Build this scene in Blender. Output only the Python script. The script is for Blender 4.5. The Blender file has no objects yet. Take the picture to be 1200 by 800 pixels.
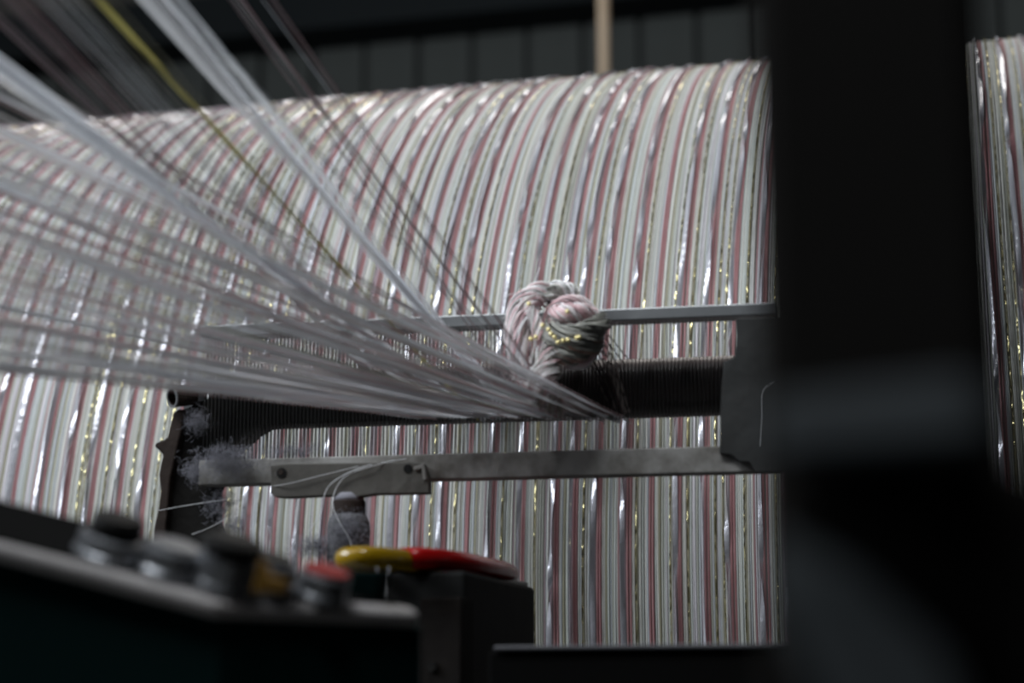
import bpy, math, random
import numpy as np
from mathutils import Vector, Matrix
random.seed(11); rng = np.random.default_rng(11)
S = bpy.context.scene; COL = S.collection

# ------------------------------------------------------------------ camera
F, YAW, PIT = 2123.5, .254315, .20517          # focal length in pixels of the 1200 wide frame
CAMZ = 1.0
cam_d = bpy.data.cameras.new('camera'); cam = bpy.data.objects.new('camera', cam_d); COL.objects.link(cam)
cam.location = (0, 0, CAMZ); cam.rotation_euler = (math.pi/2 + PIT, 0, YAW)
cam_d.sensor_width = 36; cam_d.lens = F/1200*36; cam_d.clip_start = .02; cam_d.clip_end = 60
cam_d.dof.use_dof = True; cam_d.dof.focus_distance = 1.03; cam_d.dof.aperture_fstop = 6.0
S.camera = cam
# ------------------------------------------------------------------ world, lamps, exposure
w = bpy.data.worlds.new('world'); S.world = w; w.use_nodes = True
w.node_tree.nodes['Background'].inputs[0].default_value = (.75, .85, 1, 1)
w.node_tree.nodes['Background'].inputs[1].default_value = .03
def area(name, loc, target, sx, sy, power, col):
    d = bpy.data.lights.new(name, 'AREA'); d.shape = 'RECTANGLE'; d.size = sx; d.size_y = sy; d.energy = power; d.color = col
    o = bpy.data.objects.new(name, d); COL.objects.link(o); o.location = loc
    o.rotation_euler = (Vector(target)-Vector(loc)).to_track_quat('-Z', 'Y').to_euler()
area('ceiling_light', (-.75, -.3, 3.3), (-.5, 1.3, 1.2), 1.8, .5, 60, (.93, .97, 1))
area('left_fill_light', (-2.6, .1, 2.6), (-.5, 1.2, 1.2), 1.6, 1.2, 66, (.88, .94, 1))  # unseen soft fill from the left, added to brighten the yarns
area('ceiling_light', (-.6, 3.0, 3.6), (-.4, 1.6, 1.2), 2.0, .3, 18, (1, .95, .88))
S.view_settings.view_transform = 'Standard'; S.view_settings.look = 'None'
S.view_settings.exposure = 0; S.view_settings.gamma = 1; S.view_settings.use_curve_mapping = False

# ------------------------------------------------------------------ helpers
def ray(px, py):
    c = ((px-600)/F, 1, (400-py)/F); cp, sp = math.cos(PIT), math.sin(PIT); cy, sy = math.cos(YAW), math.sin(YAW)
    y, z = cp*c[1]-sp*c[2], sp*c[1]+cp*c[2]
    return np.array([cy*c[0]-sy*y, sy*c[0]+cy*y, z])
CAM = np.array([0, 0, CAMZ])
def P(px, py, y):
    r = ray(px, py); return CAM + r*(y/r[1])
REED_A = math.radians(4); RU = np.array([math.cos(REED_A), math.sin(REED_A), 0]); RN = np.array([-math.sin(REED_A), math.cos(REED_A), 0])
RQ = P(600, 480, .86)
def plane_hit(px, py, q, n):
    r = ray(px, py); return CAM + r*(np.dot(n, q-CAM)/np.dot(n, r))
def RP(px, py, back=0.):                           # point on the reed plane (or a plane behind / in front of it)
    return plane_hit(px, py, RQ+RN*back, RN)

def make_mesh(name, V, Fc, mat, col=None, smooth=True):
    V = np.asarray(V, np.float32)
    me = bpy.data.meshes.new(name)
    me.vertices.add(len(V)); me.vertices.foreach_set('co', V.ravel())
    if isinstance(Fc, np.ndarray):
        n, k = Fc.shape; tot = np.full(n, k, np.int32); idx = Fc.ravel().astype(np.int32)
    else:
        tot = np.array([len(f) for f in Fc], np.int32); idx = np.concatenate([np.asarray(f) for f in Fc]).astype(np.int32)
    me.loops.add(len(idx)); me.loops.foreach_set('vertex_index', idx)
    me.polygons.add(len(tot)); st = np.concatenate([[0], np.cumsum(tot)[:-1]]).astype(np.int32)
    me.polygons.foreach_set('loop_start', st); me.polygons.foreach_set('loop_total', tot)
    me.polygons.foreach_set('use_smooth', np.full(len(tot), smooth))
    me.update(calc_edges=True)
    if col is not None:
        a = me.attributes.new('yarn_color', 'FLOAT_COLOR', 'POINT'); a.data.foreach_set('color', np.asarray(col, np.float32).ravel())
    if mat: me.materials.append(mat)
    return me
def wloc(o):
    v = np.zeros(3)
    while o is not None: v = v + np.array(o.location); o = o.parent
    return v
def obj(name, me, parent=None, loc=None):
    """link a mesh whose vertices are world coordinates (or local to loc)"""
    o = bpy.data.objects.new(name, me); COL.objects.link(o)
    pl = wloc(parent) if parent else np.zeros(3)
    if parent: o.parent = parent
    if loc is None:
        n = len(me.vertices); co = np.empty(n*3, np.float32); me.vertices.foreach_get('co', co); co = co.reshape(-1, 3)
        c = (co.min(0)+co.max(0))/2; c[2] = co[:, 2].min()
        me.vertices.foreach_set('co', (co-c).astype(np.float32).ravel()); me.update()
        loc = c
    o.location = Vector(np.asarray(loc, float)-pl)
    return o
def tag(o, label=None, cat=None, group=None, kind=None):
    if label: o['label'] = label
    if cat: o['category'] = cat
    if group: o['group'] = group
    if kind: o['kind'] = kind
    return o
def thing(name, loc, label, cat, group=None):
    o = bpy.data.objects.new(name, None); COL.objects.link(o); o.location = Vector(loc); o.empty_display_size = .02
    return tag(o, label, cat, group)

class MB:
    def __init__(s): s.V = []; s.F = []; s.n = 0
    def add(s, V, Fc):
        V = np.asarray(V, float); s.V.append(V); s.F += [[i+s.n for i in f] for f in Fc]; s.n += len(V); return s
    def build(s, name, mat, parent=None, smooth=False, bevel=0, loc=None, segs=2):
        me = make_mesh(name, np.concatenate(s.V), s.F, mat, smooth=smooth)
        o = obj(name, me, parent, loc)
        if bevel:
            b = o.modifiers.new('bevel', 'BEVEL'); b.width = bevel; b.segments = segs; b.limit_method = 'ANGLE'; b.angle_limit = .6
        return o
    def prism(s, base, vec):                       # polygon (3D points) extruded along vec
        base = np.asarray(base, float); k = len(base); top = base+np.asarray(vec, float)
        nn = np.zeros(3)
        for i in range(k): nn += np.cross(base[i], base[(i+1) % k])
        Fc = [list(range(k))[::-1], [k+i for i in range(k)]]+[[i, (i+1) % k, k+(i+1) % k, k+i] for i in range(k)]
        if np.dot(nn, vec) < 0: Fc = [f[::-1] for f in Fc]
        return s.add(np.concatenate([base, top]), Fc)
    def box(s, c, u, v, w_):                       # centre and three half-edge vectors
        c, u, v, w_ = map(lambda a: np.asarray(a, float), (c, u, v, w_))
        return s.prism([c-u-v-w_, c+u-v-w_, c+u+v-w_, c-u+v-w_], 2*w_)
    def lathe(s, o, axis, prof, n=32, caps=True):             # profile of (radius, height along axis)
        o = np.asarray(o, float); a = np.asarray(axis, float); a = a/np.linalg.norm(a)
        t = np.array([1, 0, 0]) if abs(a[0]) < .8 else np.array([0, 1, 0]); e = np.cross(a, t); e /= np.linalg.norm(e); g = np.cross(a, e)
        V = []; k = len(prof)
        for r, h in prof:
            for i in range(n):
                p = 2*math.pi*i/n; V.append(o+a*h+r*(e*math.cos(p)+g*math.sin(p)))
        Fc = [[j*n+i, j*n+(i+1) % n, (j+1)*n+(i+1) % n, (j+1)*n+i] for j in range(k-1) for i in range(n)]
        if caps: Fc += [list(range(n))[::-1], [(k-1)*n+i for i in range(n)]]
        else: Fc += [[(k-1)*n+i, (k-1)*n+(i+1) % n, (i+1) % n, i] for i in range(n)]
        return s.add(V, Fc)
def spline(pts, n):                                # Catmull-Rom through the points
    p = np.asarray(pts, float); p = np.vstack([2*p[0]-p[1], p, 2*p[-1]-p[-2]]); m = len(p)-3
    t = np.linspace(0, m-1e-6, n); i = t.astype(int); u = (t-i)[:, None]
    a, b, c, d = p[i], p[i+1], p[i+2], p[i+3]
    return .5*(2*b+(c-a)*u+(2*a-5*b+4*c-d)*u*u+(3*b-a-3*c+d)*u**3)
def frames(L):
    T = np.gradient(L, axis=0); T /= np.linalg.norm(T, axis=1)[:, None]+1e-12
    m = np.abs(T.mean(0)); ref = np.eye(3)[np.argmin(m)]
    A = np.cross(T, ref); A /= np.linalg.norm(A, axis=1)[:, None]+1e-9
    return T, A, np.cross(T, A)
class Tubes:                                       # many thin tubes / ribbons gathered in one mesh, colour per strand
    def __init__(s): s.V = []; s.F = []; s.C = []; s.n = 0
    def tube(s, L, r, col, k=5):
        L = np.asarray(L, float); m = len(L); _, A, B = frames(L); ph = np.arange(k)*2*math.pi/k
        r = np.broadcast_to(np.asarray(r, float), (m,))
        V = (L[:, None]+r[:, None, None]*(A[:, None]*np.cos(ph)[None, :, None]+B[:, None]*np.sin(ph)[None, :, None])).reshape(-1, 3)
        j, i = np.meshgrid(np.arange(m-1), np.arange(k), indexing='ij'); j = j.ravel(); i = i.ravel()
        s.F.append(np.stack([j*k+i, j*k+(i+1) % k, (j+1)*k+(i+1) % k, (j+1)*k+i], 1)+s.n)
        s.V.append(V); s.C.append(np.tile(np.array([*col, 1.]), (len(V), 1))); s.n += len(V)
    def ribbon(s, L, wd, twist, col):
        L = np.asarray(L, float); m = len(L); _, A, B = frames(L)
        tw = np.asarray(twist)[:, None]; D = A*np.cos(tw)+B*np.sin(tw)
        V = np.stack([L-D*wd/2, L+D*wd/2], 1).reshape(-1, 3); j = np.arange(m-1)
        s.F.append(np.stack([2*j, 2*j+1, 2*j+3, 2*j+2], 1)+s.n); s.V.append(V); s.C.append(np.tile(np.array([*col, 1.]), (len(V), 1))); s.n += len(V)
    def mesh(s, name, mat): return make_mesh(name, np.concatenate(s.V), np.concatenate(s.F), mat, np.concatenate(s.C))

# ------------------------------------------------------------------ materials
def mat(name, col, rough=.6, metal=0., noise=None, col2=None, bump=0., bscale=200, spec=.5, coat=0., detail=4, lo=.35, hi=.7):
    m = bpy.data.materials.new(name); m.use_nodes = True; nt = m.node_tree; b = nt.nodes['Principled BSDF']
    b.inputs['Base Color'].default_value = (*col, 1); b.inputs['Roughness'].default_value = rough; b.inputs['Metallic'].default_value = metal
    b.inputs['Specular IOR Level'].default_value = spec; b.inputs['Coat Weight'].default_value = coat
    if noise or bump:
        tc = nt.nodes.new('ShaderNodeTexCoord')
    if noise:
        n = nt.nodes.new('ShaderNodeTexNoise'); n.inputs['Scale'].default_value = noise; n.inputs['Detail'].default_value = detail; n.inputs['Roughness'].default_value = .65
        r = nt.nodes.new('ShaderNodeValToRGB'); r.color_ramp.elements[0].position = lo; r.color_ramp.elements[1].position = hi
        r.color_ramp.elements[0].color = (*col, 1); r.color_ramp.elements[1].color = (*col2, 1)
        nt.links.new(tc.outputs['Object'], n.inputs['Vector']); nt.links.new(n.outputs['Fac'], r.inputs['Fac']); nt.links.new(r.outputs['Color'], b.inputs['Base Color'])
    if bump:
        n2 = nt.nodes.new('ShaderNodeTexNoise'); n2.inputs['Scale'].default_value = bscale; n2.inputs['Detail'].default_value = 5
        bp = nt.nodes.new('ShaderNodeBump'); bp.inputs['Strength'].default_value = bump; bp.inputs['Distance'].default_value = .002
        nt.links.new(tc.outputs['Object'], n2.inputs['Vector']); nt.links.new(n2.outputs['Fac'], bp.inputs['Height']); nt.links.new(bp.outputs['Normal'], b.inputs['Normal'])
    return m
def yarn_mat(name, rough=.5, spec=.4, metal=0., sheen=.0):
    m = mat(name, (.5, .5, .5), rough, metal, spec=spec); nt = m.node_tree; b = nt.nodes['Principled BSDF']
    a = nt.nodes.new('ShaderNodeAttribute'); a.attribute_name = 'yarn_color'; nt.links.new(a.outputs['Color'], b.inputs['Base Color'])
    b.inputs['Sheen Weight'].default_value = sheen
    return m
M_yarn = yarn_mat('spun_yarn', .55, .35)
def fan_mat(name):
    m = yarn_mat(name, .36, .6, .55); nt = m.node_tree; b = nt.nodes['Principled BSDF']; out = nt.nodes['Material Output']
    t = nt.nodes.new('ShaderNodeBsdfTranslucent'); a = [n for n in nt.nodes if n.type == 'ATTRIBUTE'][0]; mx = nt.nodes.new('ShaderNodeMixShader'); mx.inputs[0].default_value = .35
    nt.links.new(a.outputs['Color'], t.inputs['Color']); nt.links.new(b.outputs[0], mx.inputs[1]); nt.links.new(t.outputs[0], mx.inputs[2]); nt.links.new(mx.outputs[0], out.inputs['Surface'])
    return m
M_fan = fan_mat('translucent_warp_yarn')
M_satin = mat('white_satin_ribbon', (.62, .62, .68), .27, .5, spec=.6, bump=.35, bscale=160)
M_rose = mat('rose_yarn', (.335, .16, .17), .6, spec=.3, noise=60, col2=(.38, .20, .205))
M_gold = mat('gold_lurex', (.52, .46, .24), .27, .9)
M_knot = yarn_mat('knot_yarn', .42, .7, 0, .3)
M_glint = mat('bright_gold_glint', (.95, .82, .40), .38, .7)
M_core = mat('winding_core', (.16, .155, .145), .8)
M_iron = mat('black_cast_iron', (.006, .0055, .005), .75, .0, noise=40, col2=(.012, .011, .010), bump=.4, bscale=150, spec=.2)
M_rust = mat('brown_rusty_iron', (.020, .014, .012), .8, noise=30, col2=(.034, .024, .02), bump=.4, bscale=120, spec=.2)
M_column = mat('dark_brown_column', (.006, .0045, .004), .85, noise=30, col2=(.010, .0075, .006), bump=.3, bscale=120, spec=.15)
M_roll = mat('dark_roller_rubber', (.045, .034, .033), .36, noise=25, col2=(.065, .050, .048))
M_steel = mat('dull_bright_steel', (.20, .21, .22), .42, .55, noise=18, col2=(.30, .31, .32), bump=.15, bscale=90)
M_dusty = mat('dusty_steel', (.085, .075, .062), .75, .1, noise=34, lo=.3, hi=.62, col2=(.33, .325, .315), spec=.3, bump=.3, bscale=90)
M_plate = mat('dusty_clamp_steel', (.062, .058, .052), .75, .1, noise=32, col2=(.115, .110, .100), spec=.3, bump=.3, bscale=120)
M_cloth = mat('dusty_grey_film', (.028, .029, .029), .8, noise=30, col2=(.05, .051, .051), bump=.5, bscale=60, spec=.2)
M_wire = mat('reed_wire', (.02, .02, .021), .45, .4)
M_lint = mat('lint', (.20, .20, .23), .9)
M_green = mat('dark_green_paint', (.0012, .010, .010), .8, noise=9, col2=(.0018, .014, .0135), spec=.06)
M_greylip = mat('lit_grey_edge', (.30, .285, .285), .6, .0, noise=25, col2=(.40, .38, .38))  # pale grey carries the light caught by the box's rounded front edge
M_black = mat('black_plastic', (.005, .005, .005), .55, spec=.2)
M_panel = mat('dark_panel', (.006, .006, .006), .95, spec=.04)
M_chrome = mat('chrome_bezel', (.25, .26, .28), .3, .7)
M_yellow = mat('yellow_vinyl', (.45, .27, .006), .2, coat=.4)
M_red = mat('red_vinyl', (.42, .006, .006), .22, spec=.3, coat=.1)
M_redcap = mat('red_plastic', (.22, .010, .010), .6, spec=.2)
M_ybtn = mat('amber_plastic', (.20, .10, .004), .5)
M_blade = mat('blade_steel', (.35, .35, .34), .35, .8)
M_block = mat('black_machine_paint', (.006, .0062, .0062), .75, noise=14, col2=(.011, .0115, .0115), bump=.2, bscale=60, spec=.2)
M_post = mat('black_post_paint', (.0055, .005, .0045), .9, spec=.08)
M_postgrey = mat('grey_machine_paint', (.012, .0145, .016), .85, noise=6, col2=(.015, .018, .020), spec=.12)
M_rail = mat('black_rail', (.003, .003, .003), .9, spec=.05)
M_railedge = mat('rail_edge_highlight', (.09, .09, .10), .5, .3)  # lighter tone paints in the highlight along the rail
M_wall = mat('dark_wall_board', (.085, .092, .088), .9, noise=3, col2=(.10, .108, .104), spec=.1)
M_gap = mat('wall_backing', (.045, .049, .048), .9, spec=.1)
M_beam = mat('dark_beam', (.022, .026, .028), .9, spec=.1)
M_ceil = mat('ceiling_grey', (.11, .105, .095), .9, spec=.1)
M_floor = mat('concrete_floor', (.12, .12, .115), .85, noise=4, col2=(.17, .17, .16))
M_wood = mat('tan_wood', (.46, .36, .26), .6, noise=12, col2=(.38, .29, .20))
M_thread = mat('white_thread', (.55, .56, .58), .5)

# ------------------------------------------------------------------ setting
def struct(name, m, mb, **k):
    return tag(mb.build(name, m, **k), kind='structure')
struct('floor', M_floor, MB().box((0, 1.5, -.05), (6, 0, 0), (0, 6.5, 0), (0, 0, .05)))
struct('ceiling', M_ceil, MB().box((0, 1.5, 4.65), (6, 0, 0), (0, 6.5, 0), (0, 0, .05)))
WY = 5.2
wall = struct('wall_back', M_gap, MB().box((0, WY+.06, 2.3), (6, 0, 0), (0, .05, 0), (0, 0, 2.3)))
BZ = P(640, 34, WY)[2]                             # top of the boards
bw = .158; pitch = .178; x0 = P(495, 80, WY)[0]
bm = MB().box((0, 0, BZ/2), (bw/2, 0, 0), (0, .011, 0), (0, 0, BZ/2))
board_me = make_mesh('wall_board', np.concatenate(bm.V), bm.F, M_wall, smooth=False)
for k in range(-16, 14):
    o = bpy.data.objects.new('wall_board', board_me); COL.objects.link(o); o.parent = wall
    o.location = Vector((x0+k*pitch+bw/2, WY+random.uniform(-.003, .003), 0))-wall.location
struct('trim_1', M_beam, MB().box((0, WY-.09, BZ+.075), (6, 0, 0), (0, .1, 0), (0, 0, .075)))
struct('trim_2', M_ceil, MB().box((-.2, WY-.04, BZ+.36), (6, 0, 0), (0, .05, 0), (0, 0, .20)))
pc = P(707.5, 45, 3.4)
pole = MB().lathe((pc[0], 3.4, 0), (0, 0, 1), [(.0, 0), (.0115, 0), (.0115, 4.6), (0, 4.6)], 20).build('wooden_pole', M_wood, smooth=True)
tag(pole, 'thin tan wooden pole standing upright behind the drum before the dark wall', 'pole')

# ------------------------------------------------------------------ warping drum
R = .4997; DY = 1.608; DZ = CAMZ+.0683; X0, X1 = -1.62, .52
drum = thing('warping_drum', ((X0+X1)/2, DY, 0), 'huge horizontal drum wound with rose, grey, white and gold yarns', 'drum')
AX = np.array([0, DY, DZ])
MB().lathe((X0, DY, DZ), (1, 0, 0), [(.04, 0), (R-.0022, 0), (R-.0022, X1-X0), (.04, X1-X0)], 128).build('drum_core', M_core, drum, smooth=True)
for s, xx in ((-1, X0-.03), (1, X1)):
    MB().lathe((xx, DY, DZ), (1, 0, 0), [(.03, 0), (R+.05, 0), (R+.05, .03), (.03, .03)], 96).build('flange', M_block, drum)
MB().lathe((X0-.25, DY, DZ), (1, 0, 0), [(0, 0), (.035, 0), (.035, X1-X0+.5), (0, X1-X0+.5)], 32).build('axle', M_steel, drum, smooth=True)
for xx in (X0-.16, X1+.16):
    MB().prism([(xx-.04, DY-.35, 0), (xx-.04, DY+.35, 0), (xx-.04, DY+.07, DZ+.06), (xx-.04, DY-.07, DZ+.06)], (.08, 0, 0)).build('bearing_stand', M_block, drum, bevel=.005)

def smooth_noise(n, k, amp):                       # periodic noise around a ring
    f = np.zeros(n); t = np.linspace(0, 2*math.pi, n, endpoint=False)
    for h in range(1, k+1): f += rng.normal()*np.cos(h*t+rng.uniform(0, 6.3))/math.sqrt(k)
    return f*amp
def ring(x, wd, hgt, n=112, prof=3, wob=.0003, bumpk=0, bump=0., r0=R):
    """half-round yarn laid once round the drum; returns local verts (x, y, z about the axis) and faces"""
    t = np.linspace(0, 2*math.pi, n, endpoint=False); xo = x+smooth_noise(n, 9, wob)
    rr = r0-.0022+(np.abs(smooth_noise(n, bumpk, bump)) if bumpk else 0)*np.ones(n)
    ph = np.linspace(0, math.pi, prof+1)
    V = np.empty((n, prof+1, 3)); rad = rr[:, None]+hgt*np.sin(ph)[None]+(-.0004)
    V[:, :, 0] = xo[:, None]-wd/2*np.cos(ph)[None]; V[:, :, 1] = -np.cos(t)[:, None]*rad; V[:, :, 2] = np.sin(t)[:, None]*rad
    k = prof+1; j, i = np.meshgrid(np.arange(n), np.arange(prof), indexing='ij'); j = j.ravel(); i = i.ravel(); j2 = (j+1) % n
    return V.reshape(-1, 3), np.stack([j*k+i, j*k+i+1, j2*k+i+1, j2*k+i], 1)
def ribbon_ring(wd, n, turns, lift, wob, jit, squash=1.):
    """flat ribbon that twists irregularly as it goes round"""
    t = np.linspace(0, 2*math.pi, n, endpoint=False)
    tw = np.cumsum(np.abs(1+smooth_noise(n, 24, 1.1))); tw = tw/tw[-1]*turns*math.pi + smooth_noise(n, 30, jit)
    if squash < 1: tw = np.cumsum(rng.normal(0, 1.1, n)); squash = 1.
    xo = smooth_noise(n, 14, wob); rad = R+lift+smooth_noise(n, 20, .0003)
    dx = np.cos(tw)*wd/2; dr = np.sin(tw)*wd/2*squash
    V = np.empty((n, 3, 3)); cur = .12*wd
    for q, sgn in enumerate((-1, 0, 1)):
        V[:, q, 0] = xo+sgn*dx-(cur*np.sin(tw) if sgn == 0 else 0); r_ = rad+sgn*dr+(cur*np.abs(np.cos(tw)) if sgn == 0 else 0)
        V[:, q, 1] = -np.cos(t)*r_; V[:, q, 2] = np.sin(t)*r_
    j, i = np.meshgrid(np.arange(n), np.arange(2), indexing='ij'); j = j.ravel(); i = i.ravel(); j2 = (j+1) % n
    return V.reshape(-1, 3), np.stack([j*3+i, j*3+i+1, j2*3+i+1, j2*3+i], 1)
def variants(fn, k): return [fn() for _ in range(k)]
def rose_me():
    V, Fc = zip(*[ring(dx, .0018, .0016, wob=.0005, bumpk=10, bump=.0003) for dx in (-.0009, .0009)])
    return make_mesh('rose_yarn', np.concatenate(V), np.concatenate([Fc[0], Fc[1]+len(V[0])]), M_rose)
def white_me():
    V, Fc = ribbon_ring(.0031, 640, 22, .0005, .0009, 1.0); return make_mesh('white_ribbon', V, Fc, M_satin)
def gold_me():
    V, Fc = ribbon_ring(.0010, 1100, 130, -.0001, .0004, 4.5, squash=.5); return make_mesh('gold_thread', V, Fc, M_gold)
roses, whites, golds = variants(rose_me, 6), variants(white_me, 8), variants(gold_me, 6)
base = wloc(drum)
def lay(name, me, x):
    o = bpy.data.objects.new(name, me); COL.objects.link(o); o.parent = drum
    o.location = Vector((x, DY, DZ))-Vector(base); o.rotation_euler = (random.uniform(0, 6.28), 0, 0)
gv, gf, gc, gn = [], [], [], 0
greys = [(.53, .53, .50), (.46, .48, .455), (.50, .53, .56), (.60, .59, .56), (.42, .43, .385), (.57, .55, .58), (.52, .55, .53)]
def grey(x, wd, c, h=None):
    global gn
    V, Fc = ring(x, wd*1.08, h or .0011+random.uniform(0, .0006), n=104, wob=.00032, bumpk=8, bump=.00025)
    c = np.array(c)*random.uniform(.88, 1.08)
    gv.append(V); gf.append(Fc+gn); gc.append(np.tile([*c, 1.], (len(V), 1))); gn += len(V)
x = X0+.004
def greyset(n):
    global x
    for _ in range(n):
        wd = random.uniform(.0008, .0016); grey(x+wd/2, wd, random.choice(greys)); x += wd
while x < X1-.024:
    # one repeat of the stripe: ribbon, rose, greys, olive with gold, greys; no two repeats quite alike
    if random.random() < .93:
        lay('white_ribbon', random.choice(whites), x+.0012); grey(x+.0012, .0024, random.choice([(.40, .36, .39), (.34, .27, .30), (.46, .46, .47)]), .0008); x += .0024
    lay('rose_yarn', random.choice(roses), x+.0018); x += .0036
    greyset(random.choice((2, 3, 4, 5)))
    grey(x+.0009, .0018, (.30, .285, .205))
    if random.random() < .72: lay('gold_thread', random.choice(golds), x+.0009)
    x += .0018
    greyset(random.choice((2, 3, 4, 5)))
    q = random.random()
    if q < .3:
        grey(x+.0006, .0012, random.choice([(.36, .20, .21), (.33, .25, .27)])); x += .0012; greyset(random.choice((1, 2)))
    elif q < .5:
        grey(x+.0006, .0012, (.30, .285, .205)); lay('gold_thread', random.choice(golds), x+.0006); x += .0012; greyset(1)
gm = make_mesh('grey_yarn_winding', np.concatenate(gv)+np.array([0, DY, DZ]), np.concatenate(gf), M_yarn, np.concatenate(gc))
tag(obj('grey_yarn_winding', gm, drum), kind='stuff')

# ------------------------------------------------------------------ reed (comb of wires between two bars)
ZT = CAMZ+.2000; ZB = CAMZ+.1162
reed = thing('yarn_reed', RP(560, 560, .0), 'fine comb of upright dark wires between two dusty steel bars in front of drum', 'reed')
def bar(name, pxl, pxr, zlo, zhi, front, back, m, bev=.0006):
    a, b = RP(pxl, 460), RP(pxr, 460); a = np.array([a[0], a[1], 0]); b = np.array([b[0], b[1], 0])
    q = [a+RN*front, b+RN*front, b+RN*back, a+RN*back]
    return MB().prism([p+np.array([0, 0, zlo]) for p in q], (0, 0, zhi-zlo)).build(name, m, reed, bevel=bev)
tz = lambda px, py, off=0.: RP(px, py, off)[2]
bar('top_bar', 236, 912, tz(735, 375, -.006), tz(735, 361, -.006), -.006, .006, M_steel)
bar('bottom_bar', 240, 912, tz(640, 558.5, -.005), tz(640, 528, -.005), -.005, .005, M_dusty)
zl, zh = tz(640, 540), tz(735, 366)
wm = MB().box((0, 0, (zh-zl)/2), RU*.0001, RN*.0013, (0, 0, (zh-zl)/2))
wire_me = make_mesh('reed_wire', np.concatenate(wm.V), wm.F, M_wire, smooth=False)
pa, pb = RP(241, 480), RP(868, 480); Ltot = np.linalg.norm((pb-pa)[:2]); nw = int(Ltot/.00196)
for k in range(nw+1):
    p = pa+(pb-pa)*k/nw; p[2] = zl
    o = bpy.data.objects.new('reed_wire', wire_me); COL.objects.link(o); o.parent = reed; o.location = Vector(p+RU*random.gauss(0, .00006)-wloc(reed))
# end plate: sheet with a ragged dusty left edge
ol = [(862, 373), (863, 395), (861, 418), (848, 424), (846, 450), (844, 490), (843, 531), (858, 533), (866, 541), (878, 541), (885, 553), (925, 552), (925, 372), (880, 373)]
MB().prism([RP(a, b, -.0075) for a, b in ol], RN*.0022).build('end_plate', M_cloth, reed, bevel=.0004)

# guide roller behind the wires
RB = .030; rr = .0153
ra, rb = RP(262, 454, RB), RP(862, 452, RB); zc = RP(800, 453.5, RB)[2]; ra[2] = rb[2] = zc
roller = thing('guide_roller', (ra+rb)/2-np.array([0, 0, rr]), 'dark ribbed roller lying level behind the reed wires', 'roller')
prof = []; Lr = np.linalg.norm(rb-ra); nr = 150
for k in range(nr):
    h = Lr*k/nr; prof += [(rr-.0004, h), (rr, h+Lr/nr*.3), (rr, h+Lr/nr*.7)]
prof = [(0, 0)]+prof+[(rr-.0004, Lr), (0, Lr)]
MB().lathe(ra, rb-ra, prof, 40).build('roller_tube', M_roll, roller, smooth=True)
MB().lathe(ra-RU*.02, RU, [(0, 0), (.006, 0), (.006, .02), (0, .02)], 20).build('axle', M_steel, roller, smooth=True)
MB().lathe(rb, RU, [(0, 0), (.006, 0), (.006, .03), (0, .03)], 20).build('axle', M_steel, roller, smooth=True)

# left bracket casting
brk = thing('cast_bracket', RP(220, 690, .012), 'black cast bracket with a brown rusty edge holding the left end of the reed', 'bracket')
web = [(212, 480), (240, 469), (262, 450), (340, 444), (420, 446), (526, 455), (526, 490), (470, 492), (400, 495), (340, 496), (312, 500), (298, 508), (284, 521), (272, 532), (262, 548),
       (252, 575), (252, 610), (262, 632), (278, 660), (278, 760), (186, 760), (188, 640), (192, 600), (197, 560), (206, 515)]
MB().prism([RP(a, b, .006) for a, b in web], RN*.012).build('web', M_iron, brk, bevel=.001)
rim = [(203, 484), (209, 479), (217, 480), (212, 505), (205, 535), (199, 562), (196, 600), (192, 640), (190, 760), (176, 760), (180, 620), (186, 592), (188, 575), (186, 556), (188, 545), (191, 533), (186, 527), (181, 523), (182, 519), (192, 515), (196, 512), (199, 500)]
MB().prism([RP(a, b, .0) for a, b in rim], RN*.02).build('rim', M_rust, brk, bevel=.0008)
# short threaded bolt end poking out above the bracket
b0 = RP(202, 466, -.004); b1 = RP(242, 462, .012)
bolt = thing('threaded_stud', b0+np.array([0, 0, -.006]), 'short black threaded stud with pale rim poking out left of the reed', 'bolt')
ax = (b1-b0)/np.linalg.norm(b1-b0); pr = [(.0046, .0001), (.0050, .0005)]
for k in range(9): pr += [(.0050, .0011+k*.0014), (.0044, .0018+k*.0014)]
MB().lathe(b0, ax, [(0, .003), (.0040, .003), (.0040, .0002)]+pr+[(.0046, .017), (0, .017)], 28).build('stud_body', M_rust, bolt, smooth=False)
MB().lathe(b0, ax, [(.0040, -.0004), (.0051, -.0004), (.0051, .0005), (.0040, .0005)], 28, caps=False).build('stud_rim', M_steel, bolt)
MB().lathe(b0, ax, [(.0040, .0125), (.0056, .0125), (.0056, .016), (.0040, .016)], 6, caps=False).build('nut', M_steel, bolt)

# clamp plate on the front of the bottom bar
cl = thing('clamp_plate', RP(410, 583, -.008), 'dusty steel clamp plate with two holes fixed to the bottom bar', 'clamp')
CF, CT = -.0115, .0062
o_ = [(317, 545), (335, 543), (480, 541), (497, 543), (501, 556), (503, 563), (503, 578), (440, 579), (420, 582), (400, 580), (335, 583), (322, 582), (317, 577)]
pl = MB().prism([RP(a, b, CF) for a, b in o_], RN*CT).build('plate', M_plate, cl, bevel=.0006)
def disc(name, px, py, r0, r1, m, parent, off, dep):
    return MB().lathe(RP(px, py, off), RN, [(r0, 0), (r1, 0), (r1, dep), (r0, dep)] if r0 else [(0, 0), (r1, 0), (r1, dep), (0, dep)], 24).build(name, m, parent, smooth=False)
disc('bolt_recess', 330, 554, 0, .0026, M_black, cl, CF-.0003, .002)
disc('bolt_head', 329, 553, 0, .0013, M_rust, cl, CF-.0006, .001)
disc('bolt_recess', 478, 549, 0, .0022, M_black, cl, CF-.0003, .002)
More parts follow.
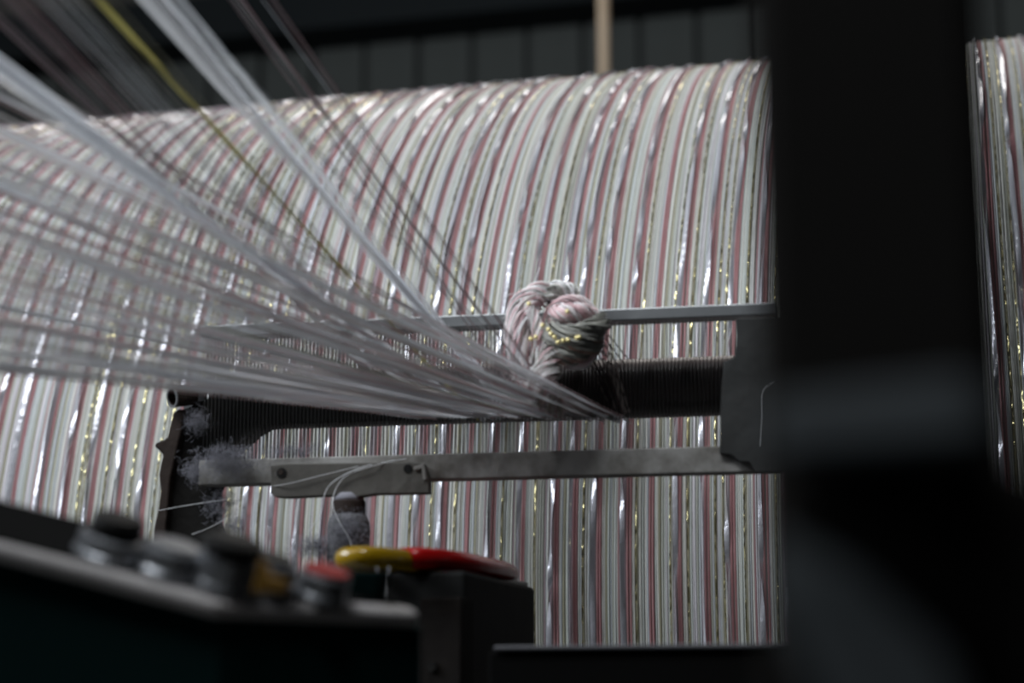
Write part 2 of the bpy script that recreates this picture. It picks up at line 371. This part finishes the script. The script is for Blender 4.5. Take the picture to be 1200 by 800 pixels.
MB().prism([RP(a, b, CF-.0012) for a, b in [(484, 547), (496, 543), (498, 548), (500, 562), (496, 562), (494, 549), (486, 551)]], RN*.002).build('bent_lip', M_dusty, cl, bevel=.0003)

# adjusting post under the clamp
kp = RP(408, 640, -.006)
post = thing('adjusting_post', kp+np.array([0, 0, -.045]), 'squat lint-covered adjusting post with a dark collar under the clamp plate', 'post')
pz = lambda py: RP(408, py, -.006)[2]-kp[2]
MB().lathe(kp, (0, 0, 1), [(0, pz(588)), (.0078, pz(588)), (.0075, pz(583)), (.0062, pz(578)), (0, pz(577))], 28).build('neck', M_lint, post, smooth=True)
MB().lathe(kp, (0, 0, 1), [(0, pz(603)), (.0080, pz(603)), (.0084, pz(601)), (.0084, pz(589)), (.0080, pz(587)), (0, pz(587))], 28).build('collar', M_rust, post, smooth=False)
M_dpost = mat('dust_covered_post', (.06, .06, .065), .95, noise=120, col2=(.12, .12, .13), bump=.8, bscale=300)
MB().lathe(kp, (0, 0, 1), [(0, -.045), (.0105, -.045), (.0105, pz(640)), (.0108, pz(622)), (.0104, pz(612)), (.0085, pz(603)), (0, pz(603))], 28).build('post_body', M_dpost, post, smooth=True)

# ------------------------------------------------------------------ lint
def lint(px, py, rx, ry, n, label, off, seed, col=None):
    r2 = np.random.default_rng(seed); T = Tubes(); c = RP(px, py, off); sx = rx/F*.87; sz = ry/F*.87
    for k in range(n):
        g = r2.normal(size=3)*.42; p = c+RU*g[0]*sx+np.array([0, 0, 1])*g[2]*sz+RN*g[1]*.004
        d = r2.normal(size=3); L = [p]
        for q in range(6):
            d = d+r2.normal(size=3)*1.0; d /= np.linalg.norm(d); L.append(L[-1]+d*.0009)
        s = r2.uniform(.7, 1.1); T.tube(spline(L, 8), .00006, (.25*s, .25*s, .29*s), 3)
    tag(obj('lint_tuft', T.mesh('lint_tuft', M_yarn)), label, 'lint', kind='stuff')
lint(231, 494, 20, 17, 300, 'small pale lint tuft on the upper face of the black bracket', -.001, 1)
lint(266, 540, 48, 22, 1300, 'long grey lint cloud where the bracket meets the bottom bar', -.011, 2)
lint(228, 553, 16, 16, 300, 'wispy lint tuft low on the black bracket left of the bar', -.003, 3)
lint(258, 592, 22, 24, 420, 'hanging lint tuft below the bottom bar at bracket foot', -.002, 4)
lint(275, 615, 18, 14, 260, 'faint lowest lint wisp under the hanging tuft', -.004, 5)
lint(345, 528, 46, 9, 300, 'thin lint strip along the top of the bottom bar', -.004, 6)
lint(372, 640, 44, 16, 800, 'grey lint heap left of the foot of the adjusting post', -.012, 7)
lint(408, 622, 28, 26, 500, 'lint coat clinging to the front of the adjusting post', -.018, 8)

# ------------------------------------------------------------------ yarns running from the creel to the reed
pal = [(.52, .53, .54), (.46, .47, .47), (.58, .60, .62), (.40, .41, .40), (.55, .52, .53), (.48, .38, .39), (.40, .22, .23), (.34, .32, .22), (.66, .68, .72)]
palw = np.array([5, 4, 4, 3, 3, 2, 2.2, 1, 2.]); palw /= palw.sum()
def yarn_line(xd, yd, px2, py2, near, n=10, sag=0., back=True):
    """from behind the roller, through the reed at (xd, yd), straight on to a point seen at (px2, py2) at depth near, and beyond"""
    d = RP(xd, yd, -.0015); s = P(px2, py2, near); e = d+(s-d)*2.6
    t = np.linspace(0, 1, n)[:, None]; L = d+(e-d)*t; L[:, 2] -= sag*(4*t*(1-t))[:, 0]
    if back:
        b1 = RP(xd+4, 482, .05); b2 = plane_hit(xd+10, 452, np.array([0, 1.125, 0]), np.array([0, 1, 0]))
        L = np.vstack([b2, b1, L])
    return L
# lower, dense sheet: fills the wedge between (0,200) and (0,445) at the left edge
sheet = Tubes()
for k in range(430):
    t = random.random()**1.15
    cl_ = math.sin(t*37)*.5+math.sin(t*91+1)*.5          # yarns run in loose bands
    if random.random() > .58+.40*cl_-.25*t: continue
    xd = 505+230*t**.75+random.gauss(0, 6); y0 = 428-330*t**1.15+random.gauss(0, 4)
    c = np.array(pal[rng.choice(len(pal), p=palw)])*random.uniform(.85, 1.1)
    L = yarn_line(xd, 488+random.gauss(0, 1.2), -120, y0-120*(488-y0)/max(xd, 1)*.9, .55+random.uniform(-.03, .03), sag=random.uniform(0, .002))
    if random.random() < .16:
        Ls = spline(L, 60); sheet.ribbon(Ls, .0018, np.cumsum(np.abs(rng.normal(.25, .3, 60))), (.85, .86, .90))
    else: sheet.tube(L, random.uniform(.00016, .00030), np.minimum(c*1.55, .92), 4)
tag(obj('warp_yarn_sheet', sheet.mesh('warp_yarn_sheet', M_fan)), 'dense fan of grey and rose yarns sweeping in from left to the reed', 'yarn', kind='stuff')
# bands that can be told apart, each one its own bundle
def band(p1, p2, yd, n, spread, cols, near, label, rad=(.00016, .00026), gold=0, ribbon=0):
    (xa, ya), (xb, yb) = p1, p2; sl = (yb-ya)/(xb-xa); xd = xb+(yd-yb)/sl
    T = Tubes(); xs = xa-60; ys = ya-60*sl
    for k in range(n):
        o1 = random.uniform(-.5, .5); o2 = o1+random.uniform(-.15, .15)
        nx, ny = sl/math.hypot(1, sl), -1/math.hypot(1, sl)
        L = yarn_line(xd+o2*spread*.35*nx, yd+random.gauss(0, 1.5), xs+o1*spread*nx, ys+o1*spread*ny, near)
        c = np.minimum(np.array(random.choice(cols))*random.uniform(1.3, 1.6), .93)
        if k < ribbon:
            Ls = spline(L, 70); T.ribbon(Ls, .0024, np.cumsum(np.abs(rng.normal(.12, .2, 70))), (.88, .90, .94))
        elif k < ribbon+gold:
            Ls = spline(L, 70); T.ribbon(Ls, .0011, np.cumsum(np.abs(rng.normal(.6, .5, 70))), (.50, .45, .14))
        else: T.tube(L, random.uniform(*rad), c, 4)
    tag(obj('yarn_band', T.mesh('yarn_band', M_fan)), label, 'yarn', 'yarn bands crossing in front of the drum')
G = [(.50, .51, .52), (.44, .45, .45), (.58, .60, .63)]; PK = [(.36, .30, .31), (.34, .26, .27), (.36, .35, .36)]; OL = [(.26, .25, .18), (.22, .22, .18), (.30, .30, .28)]; WH = [(.74, .77, .82), (.68, .71, .76)]
band((0, 86), (75, 140), 486, 13, 34, WH, .52, 'bright white yarn band leaving the top left picture edge low down', ribbon=5)
band((190, 0), (290, 118), 452, 16, 40, WH, .54, 'widest bright white yarn band above the drum', ribbon=5)
band((250, 50), (318, 122), 482, 6, 14, G, .57, 'slim pale grey yarn band just right of the widest white band')
band((115, 0), (222, 118), 486, 12, 40, OL, .55, 'olive and gold flecked yarn band above the drum', gold=2)
band((70, 0), (188, 130), 488, 13, 40, PK+G, .55, 'grey yarn band beside the olive and gold band')
band((22, 0), (150, 136), 488, 13, 44, PK, .54, 'dull pink grey yarn band second from the olive band')
band((0, 12), (130, 138), 488, 10, 36, PK, .54, 'dull pink yarn band above the lowest bright white band')
band((275, 0), (350, 104), 470, 6, 20, PK, .62, 'left one of the two steep mauve yarn bands nearest the pole')
band((318, 0), (396, 110), 478, 6, 20, PK+G, .62, 'right one of the two steep mauve yarn bands nearest the pole')
band((0, 216), (67, 248), 488, 6, 14, WH, .56, 'white yarn band crossing the drum low on the left edge', ribbon=1)
band((213, 317), (287, 352), 488, 6, 14, WH, .64, 'white yarn band in the middle of the fan', ribbon=1)
band((407, 320), (533, 394), 488, 6, 12, G+PK, .72, 'grey yarn band ending right beneath the knot')
band((494, 279), (561, 365), 488, 4, 7, G+PK, .74, 'thin steep grey yarn band ending beneath the knot')

# ------------------------------------------------------------------ knotted bundle hung on the reed
knot = thing('yarn_knot', RP(650, 470, -.012), 'knotted bundle of pink, white and gold yarn hung on the reed', 'yarn knot')
def rope(T, path, rb_, n, cols, turns=2., rad=.00045, seed=0, fuzz=.15):
    r2 = np.random.default_rng(seed); L = spline(path, 46); _, A, B = frames(L); u = np.linspace(0, 1, 46)
    for k in range(n):
        ph = r2.uniform(0, 6.28)+u*turns*6.28; rho = rb_*math.sqrt(r2.uniform(.05, 1))*(1+fuzz*np.sin(u*9+r2.uniform(0, 6)))
        T.tube(L+A*(rho*np.cos(ph))[:, None]+B*(rho*np.sin(ph))[:, None], rad*r2.uniform(.8, 1.3), np.array(cols[r2.integers(len(cols))])*r2.uniform(.9, 1.1), 4)
def kp3(l): return [RP(a, b, c) for a, b, c in l]
pinks = [(.78, .58, .60), (.66, .40, .43), (.85, .78, .79), (.90, .89, .90)]; whs = [(.92, .92, .94), (.82, .83, .82), (.84, .78, .78)]; gys = [(.36, .36, .33), (.42, .42, .38), (.33, .33, .31)]
T = Tubes()
rope(T, kp3([(628, 470, -.010), (612, 436, -.014), (602, 398, -.017), (606, 362, -.018), (622, 345, -.017), (640, 341, -.012), (652, 346, -.004)]), .0042, 80, pinks+whs, 1.2, seed=1)
rope(T, kp3([(616, 352, -.019), (626, 372, -.022), (632, 394, -.022), (640, 412, -.020), (648, 428, -.016)]), .0033, 55, whs+pinks, 1.5, seed=2)
rope(T, kp3([(632, 462, -.010), (616, 430, -.016), (612, 400, -.019), (614, 372, -.019), (624, 352, -.018), (636, 350, -.014)]), .0045, 70, whs+pinks, .8, seed=11, fuzz=.35)
rope(T, kp3([(612, 440, -.012), (603, 420, -.014), (599, 390, -.014), (602, 362, -.014), (616, 346, -.014)]), .0028, 35, pinks, .6, seed=12, fuzz=.4)
rope(T, kp3([(640, 352, -.016), (650, 340, -.014), (664, 341, -.012), (676, 346, -.010)]), .0035, 40, whs+gys, 1.1, seed=13, fuzz=.4)
for k in range(60):                                # stray hairs
    a = RP(random.uniform(598, 640), random.uniform(340, 460), random.uniform(-.022, -.012)); d = np.array([random.gauss(0, .003), random.gauss(0, .003), random.gauss(-.001, .004)])
    T.tube(spline([a, a+d, a+2*d+np.array([random.gauss(0, .0015), 0, random.gauss(0, .0015)])], 10), .00014, random.choice(whs), 3)
obj('pink_loop', T.mesh('pink_loop', M_knot), knot)
T = Tubes()
rope(T, kp3([(642, 420, -.012), (640, 385, -.016), (652, 358, -.018), (674, 352, -.016), (692, 362, -.012), (702, 382, -.010), (698, 408, -.010), (684, 425, -.012), (664, 428, -.014)]), .0026, 45, whs+pinks, 2, seed=3)
rope(T, kp3([(650, 368, -.020), (664, 366, -.024), (680, 368, -.022), (694, 372, -.016)]), .0045, 60, pinks, 1, seed=4)
obj('upper_wrap', T.mesh('upper_wrap', M_knot), knot)
T = Tubes()
rope(T, kp3([(640, 386, -.018), (654, 393, -.024), (674, 394, -.026), (692, 388, -.022), (704, 378, -.012)]), .0058, 90, gys, .6, seed=5)
rope(T, kp3([(648, 410, -.018), (662, 414, -.023), (680, 412, -.022), (698, 400, -.014)]), .0050, 70, gys+[(.5, .3, .24)], .6, seed=6)
obj('grey_wrap', T.mesh('grey_wrap', M_yarn), knot)
T = Tubes()
rope(T, kp3([(644, 414, -.020), (640, 432, -.026), (634, 450, -.030), (640, 464, -.024), (656, 476, -.012)]), .0056, 120, whs+gys+pinks, 1, rad=.0003, seed=7, fuzz=.4)
rope(T, kp3([(650, 428, -.014), (646, 442, -.015), (630, 452, -.014), (622, 446, -.012)]), .003, 50, whs+pinks, 1, rad=.0003, seed=8, fuzz=.4)
obj('tail', T.mesh('tail', M_knot), knot)
T = Tubes()
for k in range(16):
    u = k/15; a = RP(690+14*u, 425-42*u, -.002); b = RP(720+16*u+random.gauss(0, 2), 486-3*u, .004) if k % 2 else RP(712+26*u, 470-53*u, .010)
    T.tube(spline([RP(672, 405, -.010), a, b], 12), .00036, random.choice([(.05, .03, .032), (.10, .06, .065), (.25, .21, .20)]), 4)
obj('tie_strand', T.mesh('tie_strand', M_yarn), knot)['kind'] = 'stuff'
mb = MB()  # small gold blobs stand in for glints of light on lurex thread
for a, b, c in [(636, 381, -.026), (643, 386, -.030), (646, 391, -.031), (650, 395, -.031), (654, 401, -.031), (660, 399, -.032), (666, 398, -.032), (676, 396, -.032), (679, 395, -.032), (665, 365, -.030), (620, 356, -.024), (628, 395, -.027), (622, 397, -.026)]:
    mb.lathe(RP(a, b, c), (.3, .5, 1), [(0, -.0012), (.0008, -.0008), (.0012, 0), (.0008, .0008), (0, .0012)], 8)
mb.build('gold_glint', M_glint, knot, smooth=True)

# ------------------------------------------------------------------ loose threads
def thread(pts, label, r=.00022, n=40):
    T = Tubes(); T.tube(spline([RP(*p) for p in pts], n), r, (.55, .56, .58), 5)
    tag(obj('loose_thread', T.mesh('loose_thread', M_thread)), label, 'thread', 'loose threads caught on the reed')
thread([(476, 537, -.006), (440, 545, -.0130), (408, 556, -.0135), (394, 572, -.0135), (390, 592, -.018), (398, 612, -.020), (408, 628, -.020), (412, 640, -.020)], 'longest loose white thread looping from clamp plate down over the post')
thread([(462, 539, -.006), (425, 547, -.0132), (397, 560, -.0135), (382, 575, -.014), (376, 600, -.015), (362, 622, -.016)], 'loose white thread dropping left of the post collar')
thread([(420, 546, -.0130), (380, 556, -.0130), (340, 566, -.0130), (316, 570, -.011)], 'loose thread lying straight across the clamp plate', .00015)
thread([(186, 598, -.003), (225, 591, -.004), (272, 584, -.006)], 'loose thread stretched across the foot of the black bracket', .00018)
thread([(225, 626, -.02), (245, 618, -.015), (266, 607, -.008)], 'short loose thread under the lowest lint wisp', .00018)
thread([(906, 447, -.009), (896, 454, -.009), (892, 464, -.009), (892, 490, -.009), (890, 522, -.009)], 'bent white thread stuck on the dark end plate', .00015)
thread([(380, 425, -.003), (396, 440, -.003), (440, 466, -.003), (462, 476, -.003)], 'faint thread slanting over the dark roller left of the sheet', .00012)
thread([(441, 664, -.125), (445, 680, -.13), (449, 716, -.13)], 'left one of two pale threads hanging before the machine block', .0002)
thread([(456, 664, -.125), (455, 680, -.13), (452, 716, -.13)], 'right one of two pale threads hanging before the machine block', .0002)

# ------------------------------------------------------------------ machine block with the snips on it, rail
tz_ = P(545, 668, .775)[2]
def at_z(px, py, z): r = ray(px, py); return CAM+r*((z-CAMZ)/r[2])
B = P(545, 668, .775); Rr = P(626, 690, .885); Rr[2] = tz_; Lf = P(440, 668, .78); Lf[2] = tz_
blk = thing('machine_block', (B[0]-.02, B[1]+.05, 0), 'black machine block with a brown column below the red and yellow snips', 'machine block')
back = np.array([-.022, .05, 0])
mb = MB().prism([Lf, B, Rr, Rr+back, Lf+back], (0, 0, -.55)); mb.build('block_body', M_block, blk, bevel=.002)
bx = P(492, 700, .772); by = P(541, 700, .768)
mb = MB().prism([[bx[0], bx[1], tz_-.012], [by[0], by[1], tz_-.012], [by[0], by[1]+.02, tz_-.012], [bx[0], bx[1]+.02, tz_-.012]], (0, 0, -.52)); mb.build('brown_column', M_column, blk, bevel=.001)
hc = P(505, 781, .7685); MB().lathe(hc, (0, 1, 0), [(0, 0), (.0022, 0), (.0026, .004), (0, .004)], 20).build('bolt_head', M_iron, blk)
MB().box((B[0]-.02, B[1]+.05, .26), (.08, 0, 0), (0, .05, 0), (0, 0, .26)).build('pedestal', M_block, blk)
# rail along the bottom of the picture
ra_ = P(572, 760, .74); rb_ = P(1010, 760, .74); zt = P(740, 755, .74)[2]
rail = thing('machine_rail', ((ra_[0]+rb_[0])/2, .7525, zt-.06), 'black rail with a painted highlight on its top edge along the foot of the drum', 'rail')
ry = .74; xr = rb_[0]+.3; xc = P(628, 760, ry)[0]-.004
MB().prism([(ra_[0], ry, zt-.0022), (xr, ry, zt-.0022), (xr, ry+.025, zt-.0022), (ra_[0], ry+.025, zt-.0022)], (0, 0, -.055)).build('rail_body', M_rail, rail, bevel=.0015)
MB().prism([(ra_[0]+.003, ry-.002, zt), (xr, ry-.002, zt), (xr, ry+.025, zt), (ra_[0]+.003, ry+.025, zt)], (0, 0, -.0019)).build('edge_highlight', M_railedge, rail, bevel=.0006)  # pale strip laid on as the highlight of the top edge
MB().box((rb_[0]+.12, ry+.0125, (zt-.05)/2), (.03, 0, 0), (0, .012, 0), (0, 0, (zt-.05)/2)).build('leg', M_rail, rail)

# snips: two vinyl covered finger loops and a blade, lying on the block
sn = thing('thread_snips', (B[0]-.03, B[1]+.03, tz_), 'yellow and red handled steel snips lying on the black machine block', 'snips')
def loop(name, c, d, la, lb, r, m):
    d = np.array([d[0], d[1], 0]); d /= np.linalg.norm(d); e = np.array([-d[1], d[0], 0]); n, k = 56, 14; V = []
    for i in range(n):
        t = 2*math.pi*i/n; cx, sx = math.cos(t), math.sin(t); sup = lambda v: math.copysign(abs(v)**.8, v)
        p = c+d*la*sup(cx)+e*lb*sup(sx); tn = -d*la*sx+e*lb*cx; tn /= np.linalg.norm(tn); nn = np.cross(tn, [0, 0, 1])
        for j in range(k):
            q = 2*math.pi*j/k; V.append(p+nn*r*math.cos(q)+np.array([0, 0, r*math.sin(q)]))
    Fc = [[i*k+j, i*k+(j+1) % k, ((i+1) % n)*k+(j+1) % k, ((i+1) % n)*k+j] for i in range(n) for j in range(k)]
    return MB().add(V, Fc).build(name, m, sn, smooth=True)
def zat(px, py, z): r = ray(px, py); return CAM+r*((z-CAMZ)/r[2])
r1 = .0048
ya, yb = P(416, 645, .752), P(498, 660, .815); ra2, rb2 = P(479, 652, .775), P(584, 668, .885)
print('snips z', ya[2], yb[2], ra2[2], rb2[2], 'block top', tz_)
loop('yellow_handle', np.array([*((ya+yb)/2)[:2], tz_+r1]), (yb-ya)[:2], np.linalg.norm((yb-ya)[:2])/2, .012, r1, M_yellow)
loop('red_handle', np.array([*((ra2+rb2)/2)[:2], tz_+r1+.0012]), (rb2-ra2)[:2], np.linalg.norm((rb2-ra2)[:2])/2, .014, r1, M_red)
s0 = P(565, 672, .84); s1 = P(617, 690, .885); dv = (s1-s0)[:2]; dv = np.array([*dv, 0])/np.linalg.norm(dv); ev = np.array([-dv[1], dv[0], 0])
s0[2] = s1[2] = tz_+.0004
MB().prism([s0-ev*.004, s1-ev*.001, s1+ev*.001, s0+ev*.004], (0, 0, .0022)).build('blade', M_blade, sn, bevel=.0004)

# ------------------------------------------------------------------ control box with push buttons
A_, B_, C_ = P(-60, 622, .50), P(257, 706, .53), P(494, 718, .60)
nrm = np.cross(B_-A_, C_-A_); nrm /= np.linalg.norm(nrm); nrm = nrm if nrm[2] > 0 else -nrm
print('panel normal', nrm)
hit = lambda px, py, up=0.: plane_hit(px, py, A_+nrm*up, nrm)
D_ = hit(-60, 566); E_ = hit(484, 711); Bk = hit(250, 640)
top = [A_, B_, C_, E_, D_]
box = thing('control_box', (A_[0]*.4+C_[0]*.6, .58, 0), 'dark green control box with a grey edge toned as catching light and four push buttons', 'control box')
lip = .0058
MB().prism(top, -nrm*lip).build('lid', M_greylip, box, bevel=.0022, segs=3)
ins = [np.array(p) for p in (hit(-60, 619), hit(250, 696), hit(470, 709), hit(455, 702), hit(-60, 574))]
MB().prism(ins, nrm*.0008).build('button_panel', M_panel, box)
low = [p-nrm*(lip-.0005)+np.array([0, .004, 0]) for p in top]
n5 = len(low); lowv = np.concatenate([low, [[p[0], p[1], CAMZ-.12] for p in low]])
MB().add(lowv, [[0, 1, 2, 3, 4], [9, 8, 7, 6, 5]]+[[i, 5+i, 5+(i+1) % 5, (i+1) % 5] for i in range(5)]).build('box_body', M_green, box)
MB().box((C_[0]-.07, .60, .44), (.05, 0, 0), (0, .03, 0), (0, 0, .44)).build('stand', M_green, box)
def button(px, py, r, h, capr, caph, capm, label=None, dome=False):
    c = hit(px, py, .0006)
    bz = MB().lathe(c, nrm, [(0, 0), (r*1.08, 0), (r*1.08, h*.25), (r, h*.35), (r, h), (r*.85, h+.0008), (0, h+.0008)], 32).build('push_button', M_chrome, box, smooth=False)
    p = [(0, 0), (capr, 0), (capr, caph*.8), (capr*.9, caph), (0, caph*1.05)] if not dome else [(0, 0), (capr*.75, 0), (capr, caph*.35), (capr*.95, caph*.75), (capr*.6, caph), (0, caph*1.05)]
    cp = MB().lathe(c+nrm*(h+.0006), nrm, p, 32).build('button_cap', capm, bz, smooth=False)
    if label: bz['label'] = label
button(128, 652, .0110, .0065, .0085, .0065, M_black, 'push button with black cap, nearest the camera')
button(196, 672, .0100, .0085, .0080, .0012, M_chrome, 'flat silver push button')
button(258, 690, .0096, .0110, .0102, .0065, M_black, 'push button with wide black mushroom cap', True)
button(308, 694, .0090, .0105, .0070, .0016, M_black, 'push button under the amber lever')
button(374, 701, .0088, .0084, .0078, .0015, M_redcap, 'push button with flat red cap')
c = hit(313, 694, .0128)
lv = MB().prism([c-RU*.005, c+RU*.006, c+RU*.005+nrm*.004, c-RU*.001+nrm*.0055, c-RU*.0052+nrm*.011], RN*.006).build('amber_lever', M_ybtn, box, bevel=.0006)
c = hit(424, 700, .0006)
MB().prism([c-RU*.006, c+RU*.005, c+RU*.005+nrm*.010, c-RU*.006+nrm*.010], RN*.012).build('terminal_block', M_green, box, bevel=.001)

# ------------------------------------------------------------------ dark post close to the camera on the right
PY = .30
pl_, pr_ = P(885, 300, PY), P(1166, 300, PY)
col = thing('machine_post', ((pl_[0]+pr_[0])/2, PY+.03, 0), 'wide black machine post in the near right foreground', 'post')
zcl, zc2 = P(1030, 440, PY)[2], P(1030, 545, PY)[2]
cx = (pl_[0]+pr_[0])/2; hw = (pr_[0]-pl_[0])/2
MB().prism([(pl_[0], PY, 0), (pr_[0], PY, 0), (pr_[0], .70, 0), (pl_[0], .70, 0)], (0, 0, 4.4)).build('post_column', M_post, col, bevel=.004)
MB().prism([(-.082, .915, 0), (-.004, .915, 0), (-.004, 1.075, 0), (-.092, 1.075, 0)], (0, 0, 2.2)).build('light_blocker', M_post, col, bevel=.003)  # hidden slab added behind the post to keep light off the drum
MB().prism([(pl_[0], .69, .5), (pr_[0], .69, .5), (pr_[0], .92, .5), (pl_[0], .92, .5)], (0, 0, .3)).build('cross_tie', M_post, col)
def wedge(name, pts, m, dep=.03):
    f = [np.array(p) for p in pts]; bk = [p+np.array([0, dep, 0]) for p in f]; k = len(f)
    return MB().add(f+bk, [list(range(k)), list(range(2*k-1, k-1, -1))]+[[(i+1) % k, i, k+i, k+(i+1) % k] for i in range(k)]).build(name, m, col, bevel=.003, segs=4)
FY = .225
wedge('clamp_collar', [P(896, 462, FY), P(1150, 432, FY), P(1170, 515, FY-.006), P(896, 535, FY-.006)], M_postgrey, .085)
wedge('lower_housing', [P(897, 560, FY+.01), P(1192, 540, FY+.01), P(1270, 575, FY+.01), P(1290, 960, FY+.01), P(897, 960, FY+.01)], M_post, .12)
wedge('slanted_brace', [P(897, 610, FY-.006), P(1000, 665, FY-.006), P(1110, 770, FY-.010), P(1160, 900, FY-.014), P(1000, 900, FY-.018), P(897, 700, FY-.010)], M_postgrey, .03)
